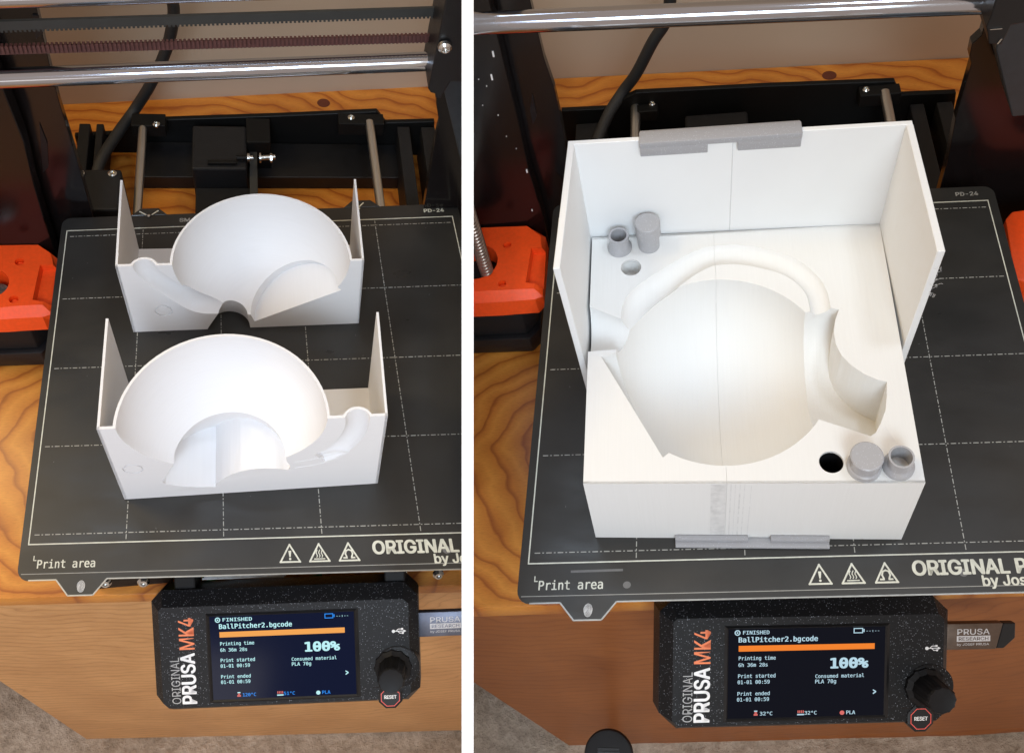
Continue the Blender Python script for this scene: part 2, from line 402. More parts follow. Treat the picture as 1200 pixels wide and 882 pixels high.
SPOUT = [(80, 30), (97.5, 30), (109, 25.4), (119.6, 21), (121.8, 22.4), (124.6, 27), (127.2, 33), (128.7, 40), (129.6, 46.7), (126, 47.8), (121, 50.6), (116, 55.2), (112.4, 60.5), (110.7, 66), (110.5, 72), (111.6, 78.5), (114, 84.6), (110, 86), (104, 84), (80, 86)]
def collar(e):
    return tube([(86, 58.2, 60.011), (98, 57.0, 60.011), (112, 55.8, 60.011), (134, 53.6, 60.011)], [24 + e, 27 + e, 31 + e, 37.5 + e], 72)
def spout_tool(e):
    if e: pl = [(u + (e if u > 100 else 0), v + (-e if v < 32 else (e if v > 80 else 0))) for u, v in SPOUT]
    else: pl = SPOUT
    return boolean(collar(e), [('INTERSECT', prism(pl, -5, 120))])
A_ = Vector((.88, .475, 0)).normalized()
def foot(e):
    c = Vector((20, 37.5, 60.007)); return tube([c - A_ * (e + .02), c + A_ * 5, c + A_ * 17], [29 + e, 28 + e, 25 + e], 72)
def fill(e): return tube([(-6 - e, 78.8, 60.003), (0, 77.8, 60.003), (16, 74.6, 60.003), (30, 73, 60.003)], [14 + e, 12.3 + e, 7.9 + e, 6.5 + e], 48)
def bowl(e):
    # ball with its flat pitcher base: cut 44 mm from the centre across the axis
    d = Vector((-A_.y, A_.x, 0)); c = Vector((60, 56, 60)) - A_ * (44 + e)
    p = [c + d * 90, c - d * 90, c - d * 90 - A_ * 60, c + d * 90 - A_ * 60]
    return boolean(ball((60, 56, 60.0 if e else 60.001), 48 + e), [('DIFFERENCE', prism([(q.x, q.y) for q in p], -40, 160))])
def half(which, holes):
    lo, hi = (0, 59.96) if which == 'near' else (60.04, 138)
    if which == 'near':
        tools = [ball((60, 56, 60.001), 0, 3, 3)][:0]
        outs = [bowl(1.3), foot(1.3), handle(1.3), fill(1.3)]
        ins = [bowl(0), foot(0), handle(0), fill(0)]
        base = box(lo, hi, 0, 133, 58.6, 60); wall = box(0, 1.7, .8, 132.2, .5, 58.5); hole = (19.6, 113.4)
    else:
        outs = [ball((60, 56, 60), 49.3), spout_tool(1.3), handle(1.3)]
        ins = [ball((60, 56, 60.001), 48), spout_tool(0), handle(0, None if holes else 38)]
        base = box(lo, hi, 0, 133, 58.6, 60); wall = box(136.3, 138, .8, 132.2, .5, 58.5); hole = (102.7, 9.4)
    it = [('UNION', o) for o in outs] + [('UNION', wall)]
    it += [('INTERSECT', box(lo, hi, -.01 + .01, 133, 0, 60))]
    it += [('DIFFERENCE', i) for i in ins]
    if holes: it += [('DIFFERENCE', tube([(hole[0], hole[1], 50), (hole[0], hole[1], 62)], 4.9, 32))]
    else:
        ring = lathe([(4.9, 59.3), (4.9, 61), (4.2, 61), (4.2, 59.3), (4.9, 59.3)], (hole[0], hole[1], 0), 32)
        it += [('DIFFERENCE', ring)]
    return boolean(base, it)
def clean(m):
    return m
print('cutting mould halves')
HALF = {(w, h): clean(half(w, h)) for w in ('near', 'far') for h in (False, True)}
for k, v in HALF.items(): print(k, len(v[0]), len(v[1]))

def mould_piece(which, holes, name, label, cat, side, at, f, mat, group=None, parent=None):
    t = parent or thing(name, label, cat, side, at, group)
    lo, hi = (0, 59.96) if which == 'near' else (60.04, 138)
    part('cavity_shell', mapped(HALF[(which, holes)], f), mat, t, side, smooth=28)
    part('side_wall', mapped(box(lo, hi, -.02, 1.2, -.02, 60.0), f), mat, t, side)
    part('side_wall', mapped(box(lo, hi, 131.8, 133.02, -.02, 60.0), f), mat, t, side)
    return t

# ------------------------------------------------------------------ the sheet
def make_sheet(s):
    t = thing('print_sheet', {'L': 'dark grey steel print sheet carrying two white mould halves', 'R': 'dark grey steel print sheet under the large white mould box'}[s],
              'print sheet', s, (125, 100, -1))
    P = plan(s); F = lambda m: mapped(m, lambda x, y, z: P(x, y, z))
    yf = -18.5
    out = [(x, y) for x, y in rounded(-4.0, yf, 255, 221, 6)]
    # finger tabs on the front edge
    tabs = [(222, yf), (229, yf - 8), (241, yf - 8), (248, yf)]
    tabs0 = [(16, yf), (22.5, yf - 8), (35, yf - 8), (41.5, yf)]
    i0 = next(i for i, p in enumerate(out) if p[0] < 100 and abs(p[1] - yf) < 1e-6)
    ol = out[:i0 + 1] + tabs0 + tabs + out[i0 + 1:]
    part('sheet_plate', F(prism(ol, -.9, 0)), M['sheet'], t, s)
    n = len(ol); r = []
    front = [p for p in ol if p[1] < yf + .2]
    r = [strip(a, b, .7, 0.004 + i * .002, .06) for i, (a, b) in enumerate(zip(front[:-1], front[1:])) if abs(a[0] - b[0]) > .01]
    part('steel_edge', [F(m) for m in r], M['edge'], t, s)
    part('bend_highlight', F(strip((-2, yf + 3.2), (253, yf + 3.2), .35, 0.004, .03)), M['dimink_highlight'], t, s)  # highlight along the sheet's bend, painted as a pale strip
    part('border_line', [F(m) for m in poly_line([(0, 0), (250, 0), (250, 210), (0, 210)], .6)], M['ink'], t, s)
    g = []
    for y in (5, 55, 105, 155, 205):
        x = 2.5; k = 0
        while x < 248:
            L = 2.6 if k % 2 == 0 else .8
            g.append(strip((x, y), (min(x + L, 248), y), .42)); x += L + 1.0; k += 1
    for x in (50, 100, 150, 200):
        y = 1.5; k = 0
        while y < 208:
            L = 2.6 if k % 2 == 0 else .8
            g.append(strip((x, y), (x, min(y + L, 208.5)), .42, .06, .09)); y += L + 1.0; k += 1
    part('dashed_grid', [F(m) for m in g], M['dash'], t, s, kind='stuff')
    TX = lambda *a, **k: F(text(*a, **k))
    part('lettering', [TX('Print area', 5.6, -12.6, 29.5, 4.6, bold=.012, fnt=MONO), F(strip((3.6, -6.0), (3.6, -8.6), .45)), F(strip((3.4, -8.4), (5.0, -8.4), .45, .01, .06))], M['ink'], t, s)
    part('lettering', TX('PD-24', 232.5, 214.2, 13.0, 3.0, bold=.02, fnt=SANS), M['dimink_highlight'] if s == 'R' else M['ink'], t, s)
    if s == 'L': part('lettering', TX('SM', 73.5, 214.0, 7.0, 3.2, bold=.03, fnt=SANS), M['dimink_highlight'], t, s); part('lettering', TX('m', 163.5, 214.2, 3.0, 2.2, bold=.03, fnt=SANS), M['dimink_highlight'], t, s)
    part('lettering', TX('ORIGINAL PRUSA', 174.6, -10.0, 74.5, 7.2, bold=.032, fnt=SANS), M['ink'], t, s)
    part('lettering', TX('by Josef Prusa', 204.5, -16.6, 44.0, 6.4, bold=.026, fnt=SANS), M['ink'], t, s)
    # warning triangles
    for i, x in enumerate((127.5, 142.2, 157.0)):
        b, h = -13.2, 10.0; w = 11.4
        m = [F(q) for q in poly_line([(x + .8, b + .6), (x + w - .8, b + .6), (x + w / 2, b + h - .6)], .8)]
        c = x + w / 2
        if i == 0: m += [F(prism([(c - .75, b + 6.3), (c + .75, b + 6.3), (c + .35, b + 3.1), (c - .35, b + 3.1)], 0, .05)), F(prism([(c + .6 * math.cos(a), b + 2.1 + .6 * math.sin(a)) for a in [k * math.pi / 5 for k in range(10)]], 0, .05))]
        if i == 1:
            m += [F(strip((c - 2.8, b + 1.8), (c + 2.8, b + 1.8), .5))]
            for dx in (-1.3, 0, 1.3): m += [F(q) for q in poly_line([(c + dx + .3 * math.sin(k * 1.5), b + 2.7 + k * .7) for k in range(6)], .42, closed=False)]
        if i == 2: m += [F(q) for q in poly_line([(c - 2.6, b + 2.0), (c - 1.2, b + 2.0), (c - 1.3, b + 2.6), (c - 1.8, b + 4.0), (c - 1.3, b + 5.6), (c, b + 6.1), (c + 1.3, b + 5.6), (c + 1.8, b + 4.0), (c + 1.3, b + 2.6), (c + 1.2, b + 2.0), (c + 2.6, b + 2.0)], .75, closed=False)]
        part('warning_triangle', m, M['ink'], t, s, label=['triangle with exclamation mark', 'triangle with hot surface waves', 'triangle with magnet'][i])
    for cx in (28.8, 235):
        m = []
        for k in range(7):
            ry, rx = 2.9 - k * .42, 1.9 - k * .27
            if rx < .2: break
            pts = [(cx + rx * math.cos(a) * (1 + .04 * math.sin(3 * a + k)), yf - 3.6 + ry * math.sin(a)) for a in [j * math.pi / 12 for j in range(24)]]
            m += [F(q) for q in poly_line(pts, .13)]
        part('fingerprint_icon', m, M['white'], t, s)
    # wear and specks
    m = []
    for _ in range(26):
        x, y = random.uniform(5, 245), random.uniform(2, 205); L = random.uniform(.3, 1.0); a = random.uniform(0, 3)
        m.append(F(strip((x, y), (x + L * math.cos(a), y + L * math.sin(a)), .22)))
    part('dust_speck', m, M['smudge'], t, s, kind='stuff')
    dots = [(211.5, -8.6, 2.2)] if s == 'L' else [(46, -11.0, 1.8), (197, -9.0, 2.0)]
    for x, y, r in dots: part('glue_spot', F(prism([(x + r * math.cos(a), y + r * .9 * math.sin(a)) for a in [k * math.pi / 10 for k in range(20)]], 0.0, .04)), M['smudge'], t, s)
    if s == 'R': part('glue_spot', F(strip((20, -4.2), (44, -4.0), 1.1, 0, .03)), M['smudge'], t, s)
    # rear locating bumps
    for cx in ((53.5, 193) if s == 'L' else (53.5,)):
        part('rear_bump', F(bevel(prism([(cx - 12, 220.5), (cx - 6, 226.5), (cx + 6, 226.5), (cx + 12, 220.5)], -.9, .6), .3, 1)), M['sheet'], t, s)
    if s == 'L':
        for q in (strip((47, 224.0), (51.6, 220.6), .8, .6, .66), strip((55.2, 220.6), (59.5, 224.2), .8, .6, .66), strip((190.2, 219.8), (194.4, 224.2), .8, .6, .66), strip((188.6, 221), (191.5, 219), 1.1, .61, .68)): part('arrow_mark', F(q), M['ink'], t, s)
        part('locating_pin', F(lathe([(1.2, .5), (1.2, 1.6), (.6, 2.0)], (53.4, 219.4, 0), 12)), M['screw'], t, s)
    return t

# ------------------------------------------------------------------ control panel
LF = {'L': dict(o=(127.48, -49.03, -59.71), e=((0.98452, -0.10205, 0.14249), (-0.00588, 0.79334, 0.60876), (-0.17516, -0.60017, 0.78046)), k=1.0),
      'R': dict(o=(132.97, -30.1, -72.14), e=((0.97028, 0.10127, -0.21979), (0.04949, 0.806, 0.58984), (0.23688, -0.58318, 0.77704)), k=.93)}
def make_panel(s, printer):
    q = LF[s]; G0 = frame3(q['o'], *q['e']); k = q['k']; G = lambda x, y, z: G0(x, y * k, z)
    T2 = lambda m: mapped(m, G)
    L = [(x0, y0, z) for z, (a, b, c, d, ch) in () for x0 in ()]
    def lp(x0, y0, x1, y1, c, z): return [(x, y, z) for x, y in chamf(x0, y0, x1, y1, c)]
    loops = [lp(-74, -34, 74, 34, (8, 6, 6, 5), -24), lp(-75, -35.3, 75, 35.2, (9, 7, 8, 6), -20), lp(-75, -35.3, 75, 35.2, (9, 7, 8, 6), -6.5), lp(-69.5, -31.5, 69.8, 27.4, (3, 3, 3, 2), 0)]
    body = part('control_panel', T2(loft(loops)), M['glit'], printer, s, smooth=20, label='black speckled control panel with lit screen')
    if body is None: return
    U = lambda n, m, mt, **kw: part(n, m, mt, body, s, **kw)
    # bezel with sloped sides round the screen
    sx0, sx1, sy0, sy1 = -41.5, 39, -27.6, 21.2
    U('screen_bezel', T2(loft([[(sx0, sy0, .08), (sx1, sy0, .08), (sx1, sy1, .08), (sx0, sy1, .08)], [(sx0 - .8, sy0 - .8, .9), (sx1 + .8, sy0 - .8, .9), (sx1 + .8, sy1 + .8, .9), (sx0 - .8, sy1 + .8, .9)],
       [(sx0 - 2.0, sy0 - 1.8, .05), (sx1 + 2.4, sy0 - 1.8, .05), (sx1 + 2.4, sy1 + 1.8, .05), (sx0 - 2.0, sy1 + 1.8, .05)]], cap0=False, cap1=False)), M['black'])
    U('screen', T2(box(sx0, sx1, sy0, sy1, -.4, .12)), M['screen' + s])
    tx = M['scrt'] if s == 'L' else M['scrtR']; bar = M['bar'] if s == 'L' else M['barR']
    tm = M['blue'] if s == 'L' else tx
    def S(st, x, y, w, h, mt=None, f=MONO, bold=.012):
        m = text(st, x, y, w, h, bold=bold, fnt=f, res=2); U('screen_text', T2(([(a, b, c + .14) for a, b, c in m[0]], m[1])), mt or tx)
    S('FINISHED', -34.2, 18.2, 16.3 if s == 'L' else 13.5, 2.1)
    U('status_icon', T2(lathe([(1.5, .14), (1.5, .2), (.95, .2), (.95, .14), (1.5, .14)], (-37.0, 19.2, 0), 20)), tx); U('status_icon', T2(lathe([(.45, .14), (.45, .2)], (-37.0, 19.2, 0), 12)), tx)
    S('BallPitcher2.bgcode', -36.4, 13.2, 40.6, 3.7, bold=.022)
    U('progress_bar', T2(box(-36.3, 33.6, 9.0, 12.1, .14, .2)), bar)
    S('Printing time', -36.2, 3.7, 18.9, 2.7); S('6h 36m 28s', -36.3, 0.6, 14.9, 2.1)
    S('Print started', -36.4, -5.5, 19.1, 2.2); S('01-01 00:59', -36.6, -8.8, 16.4, 2.1)
    S('Print ended', -36.6, -15.1, 16.5, 2.1); S('01-01 00:59', -36.8, -18.3, 16.4, 2.1)
    S('100%', 10.8, -1.4, 19.8, 6.0, bold=.035); S('Consumed material', 3.2, -6.4, 25.2, 2.1); S('PLA 70g', 3.2, -9.9, 10.8, 2.7)
    S('>', 33.2, -15.9, 1.7, 2.6, bold=.03); S('--:--', 29.2, 18.4, 6.6, .9)
    U('battery_icon', [T2(m) for m in poly_line([(22.8, 18.0), (27.2, 18.0), (27.2, 20.4), (22.8, 20.4)], .45, .14, .19)] + [T2(box(27.6, 28.2, 18.4, 20.0, .14, .19))], M['blue'] if s == 'L' else tx)
    tl, tr = ('120°C', '51°C') if s == 'L' else ('32°C', '32°C')
    S(tl, -25.0, -26.2, 7.4 if s == 'L' else 6.4, 2.0, tm); S(tr, -2.0, -26.4, 6.2, 2.0, tm); S('PLA', 19.6, -26.7, 4.6, 2.0, tm if s == 'L' else tx)
    U('nozzle_icon', [T2(box(-28.1, -26.1, -26.2, -25.3, .14, .19)), T2(box(-27.7, -26.5, -25.1, -24.3, .14, .19))], M['pink']); U('nozzle_icon', T2(box(-27.9, -26.3, -24.1, -23.5, .14, .19)), tx)
    U('bed_icon', [T2(box(-5.6 + i * .9, -5.1 + i * .9, -25.4, -24.0, .14, .19)) for i in range(4)], M['pink']); U('bed_icon', T2(box(-5.8, -2.2, -26.6, -25.9, .14, .19)), tx)
    U('spool_icon', T2(lathe([(1.2, .14), (1.2, .2)], (17.4, -25.8, 0), 16)), M['pink'] if s == 'R' else tx)
    # side lettering, reading upwards
    def side_text(st, x0, y0, h, w, mt, bold): # occupies x0..x0+h, y0..y0+w
        m = text(st, 0, 0, w, h, bold=bold, fnt=SANS, res=4); U('lettering', (([G(x0 + h - b, y0 + a, c * .6 + .02) for a, b, c in m[0]]), m[1]), mt)
    side_text('ORIGINAL', -64.4, -29.0, 5.0, 27.2, M['greyt'], -.006)
    side_text('PRUSA', -58.9, -29.4, 8.4, 30.0, M['white'], .028)
    side_text('MK4', -58.9, 2.6, 8.4, 18.4, M['oranget'], .010)
    # usb mark
    ux, uy = 60.4, 8.6
    m = [T2(x) for x in (strip((ux + .8, uy), (ux + 6.6, uy), .45, 0, .06), strip((ux + 2.0, uy), (ux + 3.4, uy + 1.3), .4, .01, .07), strip((ux + 3.3, uy + 1.25), (ux + 5.0, uy + 1.25), .4, .015, .08), strip((ux + 3.0, uy), (ux + 4.2, uy - 1.2), .4, .02, .08), strip((ux + 4.1, uy - 1.15), (ux + 5.6, uy - 1.15), .4, .025, .09))]
    m += [T2(lathe([(.95, 0), (.95, .1)], (ux + .6, uy, 0), 14)), T2(prism([(ux + 6.3, uy + .8), (ux + 7.8, uy), (ux + 6.3, uy - .8)], 0, .1)), T2(box(ux + 5.0, ux + 6.1, uy + .75, uy + 1.8, 0, .1)), T2(lathe([(.6, 0), (.6, .1)], (ux + 5.9, uy - 1.15, 0), 12))]
    U('port_symbol', m, M['white'])
    # knob: recess ring bulging past the edge, ribbed cone, face
    kx, ky = 60.2, -12.5
    U('knob_ring', T2(loft([[(kx + 2.5 + 12.6 * math.cos(a), ky + 12.4 * math.sin(a), z) for a in [j * math.pi / 24 for j in range(48)]] for z in (-14, -.9, .35)] + [[(kx + 2.5 + 11.8 * math.cos(a), ky + 11.6 * math.sin(a), .8) for a in [j * math.pi / 24 for j in range(48)]]])), M['glit'], smooth=30)
    def rib(r, z, cx=kx, cy=ky): return [(cx + r * (1 + (.05 if (j % 6) in (0, 1) else 0)) * math.cos(a), cy + r * (1 + (.05 if (j % 6) in (0, 1) else 0)) * math.sin(a), z) for j, a in enumerate([j * math.pi / 36 for j in range(72)])]
    U('knob', T2(loft([rib(10.4, .6), rib(10.2, 2.0), rib(7.9, 3.6), rib(7.3, 17), rib(6.6, 18.0), [(kx + 5.6 * math.cos(a), ky + 5.6 * math.sin(a), 17.7) for a in [j * math.pi / 36 for j in range(72)]]])), M['knobm'], smooth=30)
    U('panel_slot', T2(box(48.5, 57.5, -24.4, -24.0, -.2, .06)), M['plate'])
    # reset button
    rx, ry = 58.2, -30.0
    oc = lambda r, z: [(rx + r * math.cos(a), ry + r * math.sin(a) / k, z) for a in [math.pi / 8 + j * math.pi / 4 for j in range(8)]]
    U('reset_button', T2(loft([oc(7.6, -6), oc(7.3, .5), oc(6.2, 1.0)])), M['black'])
    rr = oc(5.6, 0)
    U('reset_outline', [T2(x) for x in poly_line([(a, b) for a, b, c in rr], .42, 1.02, 1.08)], M['red'])
    m = text('RESET', rx - 3.5, ry - .9, 7.0, 2.2, bold=.03, fnt=SANS, res=2); U('lettering', [T2(([(a, b, c + 1.04) for a, b, c in m[0]], m[1]))], M['white'])
    # stick
    st = thing('usb_stick', {'L': 'bluish steel stick plugged into the panel beside its printed port symbol', 'R': 'bronze steel stick with black slanted end in the panel side'}[s], 'usb stick', s, G(76, 8, -14))
    y0, y1 = (.2, 15) if s == 'L' else (3.2, 18); x0 = 74.2 if s == 'L' else 74.9; x1 = 112 if s == 'L' else 107
    mt = M['stick'] if s == 'L' else M['stickR']
    part('steel_case', T2(bevel(prism([(x0, y0), (x1 - 3.5, y0), (x1, y1), (x0, y1)], -15, -10), .5, 2)), mt, st, s, smooth=30)
    part('plastic_end', T2(bevel(prism([(x1 - 3.3, y0 + .2), (x1 + 1, y0 + .2), (x1 + 7, y0 + 6), (x1 + 7, y1 - .2), (x1 + .2, y1 - .2)], -14.8, -10.4), .5, 1)), M['black'], st, s)
    tx0 = x0 + 7.4; dy = y0 - 1.0
    part('lettering', T2((lambda m: ([(a, b, c - 9.98) for a, b, c in m[0]], m[1]))(text('PRUSA', tx0, dy + 9.6, 17.4, 3.2, bold=.005, fnt=SANS))), M['stext'], st, s)
    part('lettering', T2((lambda m: ([(a, b, c - 9.98) for a, b, c in m[0]], m[1]))(text('by JOSEF PRUSA', tx0, dy + 3.1, 17.2, 1.7, fnt=SANS, res=2))), M['stext'], st, s)
    part('label_bar', T2(box(tx0 - .2, tx0 + 17.8, dy + 5.7, dy + 8.9, -10, -9.94)), M['stext'], st, s)
    part('lettering', T2((lambda m: ([(a, b, c - 9.93) for a, b, c in m[0]], m[1]))(text('RESEARCH', tx0 + .8, dy + 6.3, 16, 2.0, bold=.01, fnt=SANS, res=2))), mt, st, s)
    # arms to the frame
    for ax in (-56.5, 62):
        if s == 'L' or ax: part('panel_arm', [T2(bbox(ax - 6, ax + 6, 33, 52, -22, -8, w=1))], M['dark'], body, s)
    return body

# ------------------------------------------------------------------ the printer
def make_printer(s):
    p = thing('desktop_printer', {'L': 'black and orange desktop printer holding two upright mould halves', 'R': 'black and orange desktop printer holding the assembled mould box'}[s], '3D printer', s, (125, 100, -75))
    A = lambda n, m, mt, **k: part(n, m, M[mt], p, s, **k)
    P = plan(s)
    A('heated_bed', mapped(bevel(prism(rounded(-1, -12, 252, 222, 4), -7, -1.1), .4, 1), lambda x, y, z: P(x, y, z)), 'bed')
    if s == 'L':
        A('front_plate', bbox(22, 64, 1, 9, -74.8, -30), 'dark'); A('front_plate', bbox(183, 330, -4, 4, -74.8, -30), 'dark')
        A('wire', tube(smoothpath([(60, 15, -60), (75, -6, -63), (95, -12, -66), (120, -14, -69), (150, -10, -67)], 5), 1.8, 10), 'yellow', smooth=True)
        A('wire', tube(smoothpath([(70, 8, -58), (90, -5, -62), (120, -9, -66), (150, -5, -67)], 5), 1.2, 8), 'green', smooth=True)
        A('ribbon_cable', [tube([(82 + i * 1.0, -4 + i * .7, -58 - i * .3), (128 + i * 1.0, -6 + i * .7, -60 - i * .3)], .6, 6) for i in range(6)], 'ribbon', smooth=True)
        for x, y, z in ((30, -3, -56), (50, -4, -58), (197, -12, -60), (219, -14, -62)):
            A('screw', mapped(lathe([(3.4, 0), (3.4, 1.4), (2.2, 3.0), (1.4, 3.0), (1.2, 2.0)], (0, 0, 0), 20), frame3((x, y + 2, z), (1, 0, 0), (0, .5, .86), (0, -.86, .5))), 'screw', smooth=30)
        A('locating_pin', tube([(124.5, -13, -20), (124.5, -15.5, -9)], 1.3, 10), 'screw', smooth=True)
        A('y_axis_block', [bbox(29, 184, 24, 34, -74.8, -30)], 'dark')
    # motor mount, orange
    if s == 'L': o, top = (0, 0), [(-60, 205.8), (-15.4, 205.9), (-7.8, 199.5), (-6.1, 194.4), (-4.6, 186), (-8.8, 160.5), (-22, 160.2), (-31, 159.3), (-60, 159.3)]
    else: o, top = (0, 0), [(-75, 222.9), (-16.5, 221.3), (-7.6, 213.1), (-6.4, 204.5), (-5.6, 191.6), (-9.6, 172.2), (-24.5, 172.2), (-46, 172.2), (-75, 172.2)]
    dy = 0 if s == 'L' else 14; hx, hy = (-39.5, 177) if s == 'L' else (-46.6, 195)
    hole = tube([(hx, hy, -60), (hx, hy, 10)], 10.5 if s == 'L' else 13.5, 32)
    low = [(x if x > -30 else x, y) for x, y in top]
    yb = 159.3 if s == 'L' else 172.2
    X1 = -3.6 if s == 'L' else -4.4
    body = loft([[(-60 if s == 'L' else -75, top[0][1], -30), (-15, top[0][1], -30), (X1, top[0][1] - 8, -30), (X1, yb + 30, -30), (X1, yb - 2, -30), (-8, yb - 7, -30), (-22, yb - 7.5, -30), (-30, yb - 8, -30), (-60 if s == 'L' else -75, yb - 8, -30)],
                 [(-60 if s == 'L' else -75, top[0][1], -19), (-15, top[0][1], -19), (X1 - .5, top[0][1] - 8, -19), (X1, yb + 27, -19), (X1, yb - 3, -19), (-9, yb - 5, -19), (-22, yb - 5.5, -19), (-30, yb - 6, -19), (-60 if s == 'L' else -75, yb - 6, -19)],
                 [(x, y, -15) for x, y in top]])
    notch = prism([(-15.5, yb + 5), (-13.6, yb + 31), (2, yb + 31), (2, yb + 1)], -20.5, -10)
    notch = ([(x + (1.6 if z < -15 and x < -10 else 0), y, z) for x, y, z in notch[0]], notch[1])
    items = [('DIFFERENCE', hole), ('DIFFERENCE', notch)]
    for cx, cy in (((-24.8, 193), (-25.2, 165)) if s == 'L' else ((-28, 207), (-29, 177))): items.append(('DIFFERENCE', tube([(cx, cy, -19.4), (cx, cy, -10)], 2.7 if s == 'L' else 2.5, 24)))
    A('motor_mount', boolean(body, items), 'orange', smooth=25)
    for cx, cy in (((-24.8, 193), (-25.2, 165)) if s == 'L' else ((-28, 207), (-29, 177))): A('mount_screw', lathe([(2.3, -20), (2.3, -18.4), (1.6, -17.6)], (cx, cy, 0), 20), 'orange', smooth=True)
    x0 = -70 if s == 'L' else -80
    A('motor', [bevel(prism([(x0, yb + 42), (-17, yb + 42), (-13, yb + 36), (-13, yb + 6), (-20, yb - 3), (x0, yb - 3)], -58, -30.3), 1.0, 2)], 'grey', smooth=30)
    A('motor_band', [bevel(prism([(x0, yb + 42), (-16, yb + 42), (-11.5, yb + 38), (-11.5, yb + 2), (-18, yb - 6), (x0, yb - 6)], -74, -59), 1.0, 2)], 'black', smooth=30)
    # lead screw
    if s == 'R':
        a, b = Vector((-39.0, 187, -60)), Vector((-41.0, 187, 250)); ax = (b - a).normalized(); n = 900
        V, Fc = [], []; K = 14
        for i in range(n + 1):
            z = i / n; c = a.lerp(b, z)
            for k2 in range(K):
                an = 2 * math.pi * k2 / K; ph = (z * 310 / 2.8 - k2 / K) % 1; r = 3.3 + 1.1 * (1 - abs(2 * ph - 1))
                V.append((c.x + r * math.cos(an), c.y + r * math.sin(an), c.z))
        for i in range(n):
            for k2 in range(K): Fc.append((i * K + k2, i * K + (k2 + 1) % K, (i + 1) * K + (k2 + 1) % K, (i + 1) * K + k2))
        A('lead_screw', (V, Fc), 'thread', smooth=60)
    else:
        A('lead_screw', tube([(-36, 176, -60), (-36, 176, -22)], 5.5, 20), 'screw', smooth=True)
    # frame plate (with wide opening), tall columns
    if s == 'L':
        A('frame_plate', [bevel(prism([(-190, -70), (17, -70), (17.3, 51), (16.8, 91), (17.4, 119), (19, 157), (22, 300), (-190, 300)], 222, 228, lambda x, z, y: (x, y, z)), .3, 1),
                          bevel(prism([(228, -70), (330, -70), (330, 300), (224, 300), (224.7, 112), (225.9, 97), (229.8, 80), (228.9, 66)], 222, 228, lambda x, z, y: (x, y, z)), .3, 1)], 'plate')
        A('frame_slot', prism([(14.7, 137), (19, 141), (19.2, 152), (16.2, 152)], 221, 221.9, lambda x, z, y: (x, y, z)), 'black'); A('frame_slot', prism([(-3.5, 35), (.6, 40), (4.2, 60), (3.4, 76), (1.0, 62)], 221, 221.9, lambda x, z, y: (x, y, z)), 'black')
        A('axis_column', bevel(prism([(-160, -70), (-8, -70), (-7.5, -28), (-6.5, 15), (-5.4, 42), (-2.9, 77), (-3.7, 103), (-4.3, 121), (-5, 300), (-160, 300)], 206.4, 218, lambda x, z, y: (x, y, z)), .5, 1), 'colm')
        A('axis_column', bevel(prism([(221, 139), (241.7, 70.6), (300, 70.6), (300, 240), (221, 240)], 200.5, 214, lambda x, z, y: (x, y, z)), .5, 1), 'slate')
    else:
        A('frame_plate', [bevel(prism([(-190, -70), (14, -70), (13.7, 51), (12.5, 80), (9.7, 101), (7.6, 139), (5, 300), (-190, 300)], 236, 242, lambda x, z, y: (x, y, z)), .3, 1),
                          bevel(prism([(231, -70), (330, -70), (330, 300), (229, 300), (229, 92), (225.6, 87), (226, 79), (228, 74), (227.9, 36), (230, 3)], 236, 242, lambda x, z, y: (x, y, z)), .3, 1)], 'plate')
        A('frame_slot', prism([(-3, 56), (.1, 62), (.1, 68), (-.1, 78), (-3, 67)], 235, 235.9, lambda x, z, y: (x, y, z)), 'black')
        A('axis_column', bevel(prism([(-160, -70), (-5.3, -70), (-5.3, -10), (-8.2, 32), (-8.3, 72), (-9.6, 132), (-11, 300), (-160, 300)], 223.4, 234, lambda x, z, y: (x, y, z)), .5, 1), 'colm')
        A('axis_column', bevel(prism([(222.2, 136), (223.9, 113), (241.4, 69.7), (262, 69.7), (262, 240), (222.2, 240)], 200.5, 226, lambda x, z, y: (x, y, z)), .5, 1), 'slate')
        A('fleck', [box(x, x + w, 222.9, 223.38, z, z + h) for x, z, w, h in ((-14.3, 116, .9, 3.6), (-17.8, 101, .9, 3.8), (-9.9, 30.2, .8, 2.6), (-11.8, -3.4, .6, 1.4), (-21.4, 97, .5, .6), (-18.9, 76, .5, .6), (-24.7, 102, .4, .5), (-17, 60, .4, .4), (-13, 50, .4, .4), (-26, 84, .4, .4))], 'white', kind='stuff')
        # orange mount of the far axis
        A('motor_mount', boolean(bevel(prism([(259.3, 206), (264, 211.5), (330, 218), (330, 160), (262, 160), (255.5, 164)], -34, -15), 1.5, 2), [('DIFFERENCE', tube([(290, 190, -50), (290, 190, 0)], 12, 32))]), 'orange', smooth=25)
        A('motor', bevel(prism([(262, 206), (330, 206), (330, 162), (262, 162)], -70, -35), 1, 2), 'grey')
